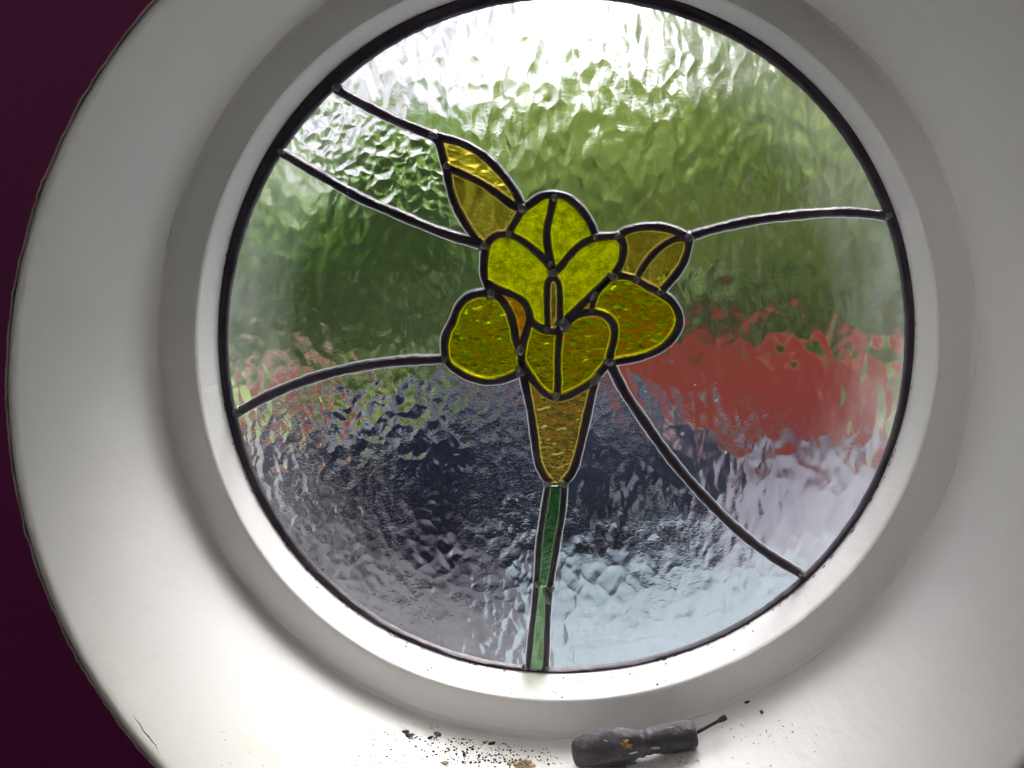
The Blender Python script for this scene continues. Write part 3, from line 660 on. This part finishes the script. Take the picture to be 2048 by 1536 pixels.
# ------------------------------------------------------------------ the tool lying in the opening
a_ = on_reveal(1158, 1505, .0120); b_ = on_reveal(1392, 1467, .0088)
axis = (b_-a_).normalized(); LEN = (b_-a_).length
tl = empty('hand_tool', a_); tag(tl, 'short dark grey handled tool with a thin rusty spike lying on the white ledge', 'hand tool')
prof_t = [(-.062, .0), (-.058, .38), (-.045, .70), (-.02, .86), (.03, .98), (.12, 1.12), (.24, 1.18), (.36, 1.13), (.44, 1.0), (.50, .86), (.53, .88), (.56, .79), (.59, .84), (.62, .78), (.66, .85), (.76, .92), (.86, .93), (.94, .88), (.985, .80), (1.0, .60), (1.005, .25), (1.006, 0)]
up_n = Vector((0, 0, 1)); sx = axis.cross(up_n).normalized(); sz = sx.cross(axis).normalized()
bm = bmesh.new(); rings = []; NS = 40
prof_d = cat([(p, q) for p, q in prof_t], .03)
for i, q in enumerate(prof_d):
    rg = []
    for k in range(NS):
        a = 2*math.pi*k/NS; R = .0104*max(q.y, .001)
        R *= 1+.035*math.sin(3*a+q.x*9)+.025*math.sin(5*a-q.x*23)+.012*math.sin(9*a+q.x*47)+.015*math.sin(4*a-q.x*71)
        rg.append(bm.verts.new(axis*(q.x*LEN)+(sx*math.cos(a)+sz*math.sin(a))*R))
    rings.append(rg)
for a, b in zip(rings, rings[1:]):
    for k in range(NS): bm.faces.new((a[k], a[(k+1) % NS], b[(k+1) % NS], b[k]))
bmesh.ops.remove_doubles(bm, verts=bm.verts, dist=1e-5)
handle = bmo('handle', bm, M_tool, tl)
tip = on_reveal(1446, 1437, .0105)-a_
st = axis*LEN*.99
bm = bmesh.new(); tube3(bm, [st, st.lerp(tip, .5), tip], [.00115, .00105, .0011], 10, up=Vector((0, 1, .2)))
sp = bmo('spike', bm, M_rust, tl)
bm = bmesh.new(); tube3(bm, [tip+(st-tip).normalized()*.0035, tip, tip+(tip-st).normalized()*.0025], [.0014, .0021, .0017], 7, up=Vector((0, 1, .2)))
bmo('spike_tip', bm, M_rust, sp)
def blob(bm, c, rx, ry, rz, seed, sub=2, rot=0):
    r = random.Random(seed); g = bmesh.new(); bmesh.ops.create_icosphere(g, subdivisions=sub, radius=1)
    m = Matrix.Rotation(rot, 3, 'Z') @ Matrix.Rotation(r.uniform(-.3, .3), 3, 'Y')
    mp = {}
    for v in g.verts:
        f = 1+r.uniform(-.22, .22); q = m @ Vector((v.co.x*rx*f, v.co.y*ry*f, v.co.z*rz*f)); mp[v.index] = bm.verts.new(Vector(c)+q)
    for fa in g.faces: bm.faces.new([mp[v.index] for v in fa.verts])
    g.free()
def on_handle(px_, py_):           # nearest point of the handle's surface along the sight line
    d = ray(px_, py_).normalized(); w0 = EYE-a_
    aa = d.dot(axis); den = 1-aa*aa; s = (aa*w0.dot(axis)-w0.dot(d))/den; q = EYE+d*s
    return q-d*.0108-a_
bm = bmesh.new(); p = on_handle(1252, 1490)
for k in range(16): blob(bm, p+sx*random.uniform(-.0005, .0005)+axis*random.uniform(-.0035, .0035)+sz*random.uniform(-.0028, .0028), .0018, .0016, .0014, 40+k, 1)
bmo('ochre_spot', bm, M_ochre, tl)
for k, (x, y, l) in enumerate(((1268, 1507, .0036), (1310, 1497, .0036), (1212, 1483, .002), (1341, 1457, .003))):
    bm = bmesh.new(); blob(bm, on_handle(x, y)+Vector((0, .0004, 0)), l, .001, .001, 60+k, 1, .2); bmo('chalky_chip', bm, M_chip, tl)

# ------------------------------------------------------------------ crumbs and flakes on the ledge
bm = bmesh.new(); r = random.Random(21); cnt = 0
def crumb(x, y, s): 
    p = on_reveal(x, y, s*.4)
    blob(bm, p, s*r.uniform(.7, 1.5), s*r.uniform(.6, 1.2), s*r.uniform(.4, .8), int(x*13+y*7), 1, r.uniform(0, 3.14))
for _ in range(520):
    u = r.random()
    x = r.gauss(1010, 85) if u < .6 else r.uniform(740, 1160)
    base = 1486-abs(x-1120)*.02-((1100-x)**2/2600 if x < 1100 else 0)*.38
    y = base+abs(r.gauss(0, 26))
    if y > 1534 or x > 1150: continue
    if x < 860 and r.random() < .45: continue
    crumb(x, y, r.choice([.0002, .0003, .0004, .0005, .0006, .0008]))
for _ in range(40): crumb(r.uniform(1160, 1400), r.uniform(1515, 1534), .0005)
for _ in range(45): crumb(r.uniform(1380, 1640), r.gauss(1462, 30), r.choice([.0003, .0004, .0005]))
for _ in range(110): crumb(r.uniform(690, 960), 1455+(r.random()**.6)*78, r.choice([.00018, .00025, .0004]))
for _ in range(60): crumb(r.gauss(1000, 60), r.uniform(1478, 1534), r.choice([.0006, .0009]))
for _ in range(30): crumb(r.uniform(420, 900), r.uniform(1455, 1534), .0003)
tag(bmo('dirt_crumbs', bm, M_dirt, smooth=False), 'scatter of tiny dark dirt crumbs along the bottom of the white ledge', 'dirt', kind='stuff')
bm = bmesh.new(); r = random.Random(5)
for _ in range(50):       # specks on the lower bead of the frame
    th = math.radians(r.gauss(268, 17)); y = -.008-r.random()*.034; Rr = .2492*wob(th); s = r.choice([.0003, .0004, .0006])
    tt = min(1, -y/.045)
    blob(bm, (Rr*math.cos(th)-.0007*tt, y, Rr*math.sin(th)-.0015*tt), s*1.3, s, s, int(th*1e5) % 9999, 1)
tag(bmo('frame_specks', bm, M_dirt, smooth=False), 'tiny dark specks on the lower inside edge of the white frame', 'dirt', kind='stuff')
bm = bmesh.new()
for k in range(9):
    th = math.radians(r.uniform(288.5, 291.5)); blob(bm, (.2488*math.cos(th), -.009-r.random()*.006, .2488*math.sin(th)), .0014, .0012, .001, 900+k, 1)
tag(bmo('putty_crumb', bm, M_tan, smooth=False), 'tan putty crumb on the frame just below the lower right glass', 'crumb')
for k, (x, y, l, w_, mat, nm, lab, cat_) in enumerate([
    (812, 1463, .0028, .0015, M_dirt, 'dark_flake', 'dark curled flake, upper half of the touching pair left on the ledge', 'flake'),
    (819, 1470, .0036, .0016, M_dirt, 'dark_flake', 'dark purple flake, lower half of the touching pair left on the ledge', 'flake'),
    (875, 1468, .0026, .0020, M_lead, 'dark_flake', 'squarish grey flake right of the touching pair of flakes', 'flake'),
    (861, 1475, .0022, .0011, M_dirt, 'dark_flake', 'small bent dark flake just left of the squarish flake', 'flake'),
    (929, 1508, .0011, .0032, M_lead, 'dark_flake', 'long upright grey flake between the squarish flake and the tan clump', 'flake'),
    (983, 1487, .0030, .0012, M_dirt, 'dark_flake', 'dark reddish flake above the tan crumbly clump', 'flake'),
    (890, 1525, .0030, .0012, M_tan, 'tan_flake', 'tan wood splinter at the bottom of the ledge', 'splinter'),
    (1457, 1401, .0020, .0009, M_dirt, 'dark_flake', 'dark flake just above and right of the tool spike', 'flake'),
    (1495, 1404, .0026, .0014, M_dirt, 'dark_flake', 'larger dark flake right of the tool spike', 'flake'),
    (1523, 1424, .0013, .0022, M_rust, 'dark_flake', 'reddish upright flake farthest right of the tool spike', 'flake')]):
    p = on_reveal(x, y, .0008); g = bmesh.new()
    o = empty(nm, p) if False else None
    blob(g, (0, 0, 0), l, w_, .0009, 300+k, 2, r.uniform(-.3, .3))
    o = bmo(nm, g, mat, smooth=False); o.location = p; tag(o, lab, cat_, 'flakes on the white ledge' if nm == 'dark_flake' else None)
bm = bmesh.new()
for _ in range(90):
    x, y = (r.gauss(885, 18), 1447+abs(r.gauss(0, 5))+.1*abs(_-45)*0) if _ < 45 else (r.gauss(1010, 60), r.uniform(1480, 1532))
    p = on_reveal(x, y, .0002); blob(bm, p, r.uniform(.0003, .0008), r.uniform(.0003, .0006), .0003, 700+_, 1)
tag(bmo('tan_dust', bm, M_tan, smooth=False), 'tan dust grains mixed into the dark crumbs on the ledge', 'dust', kind='stuff')
bm = bmesh.new(); c0 = on_reveal(1046, 1531, .001)
for k in range(45): blob(bm, (r.gauss(0, .0055), r.gauss(0, .0025), abs(r.gauss(0, .001))), r.uniform(.0008, .0018), .0012, .0011, 500+k, 1)
o = bmo('plaster_clump', bm, M_tan, smooth=False); o.location = c0; tag(o, 'crumbly tan clump of plaster left of the tool handle', 'clump')
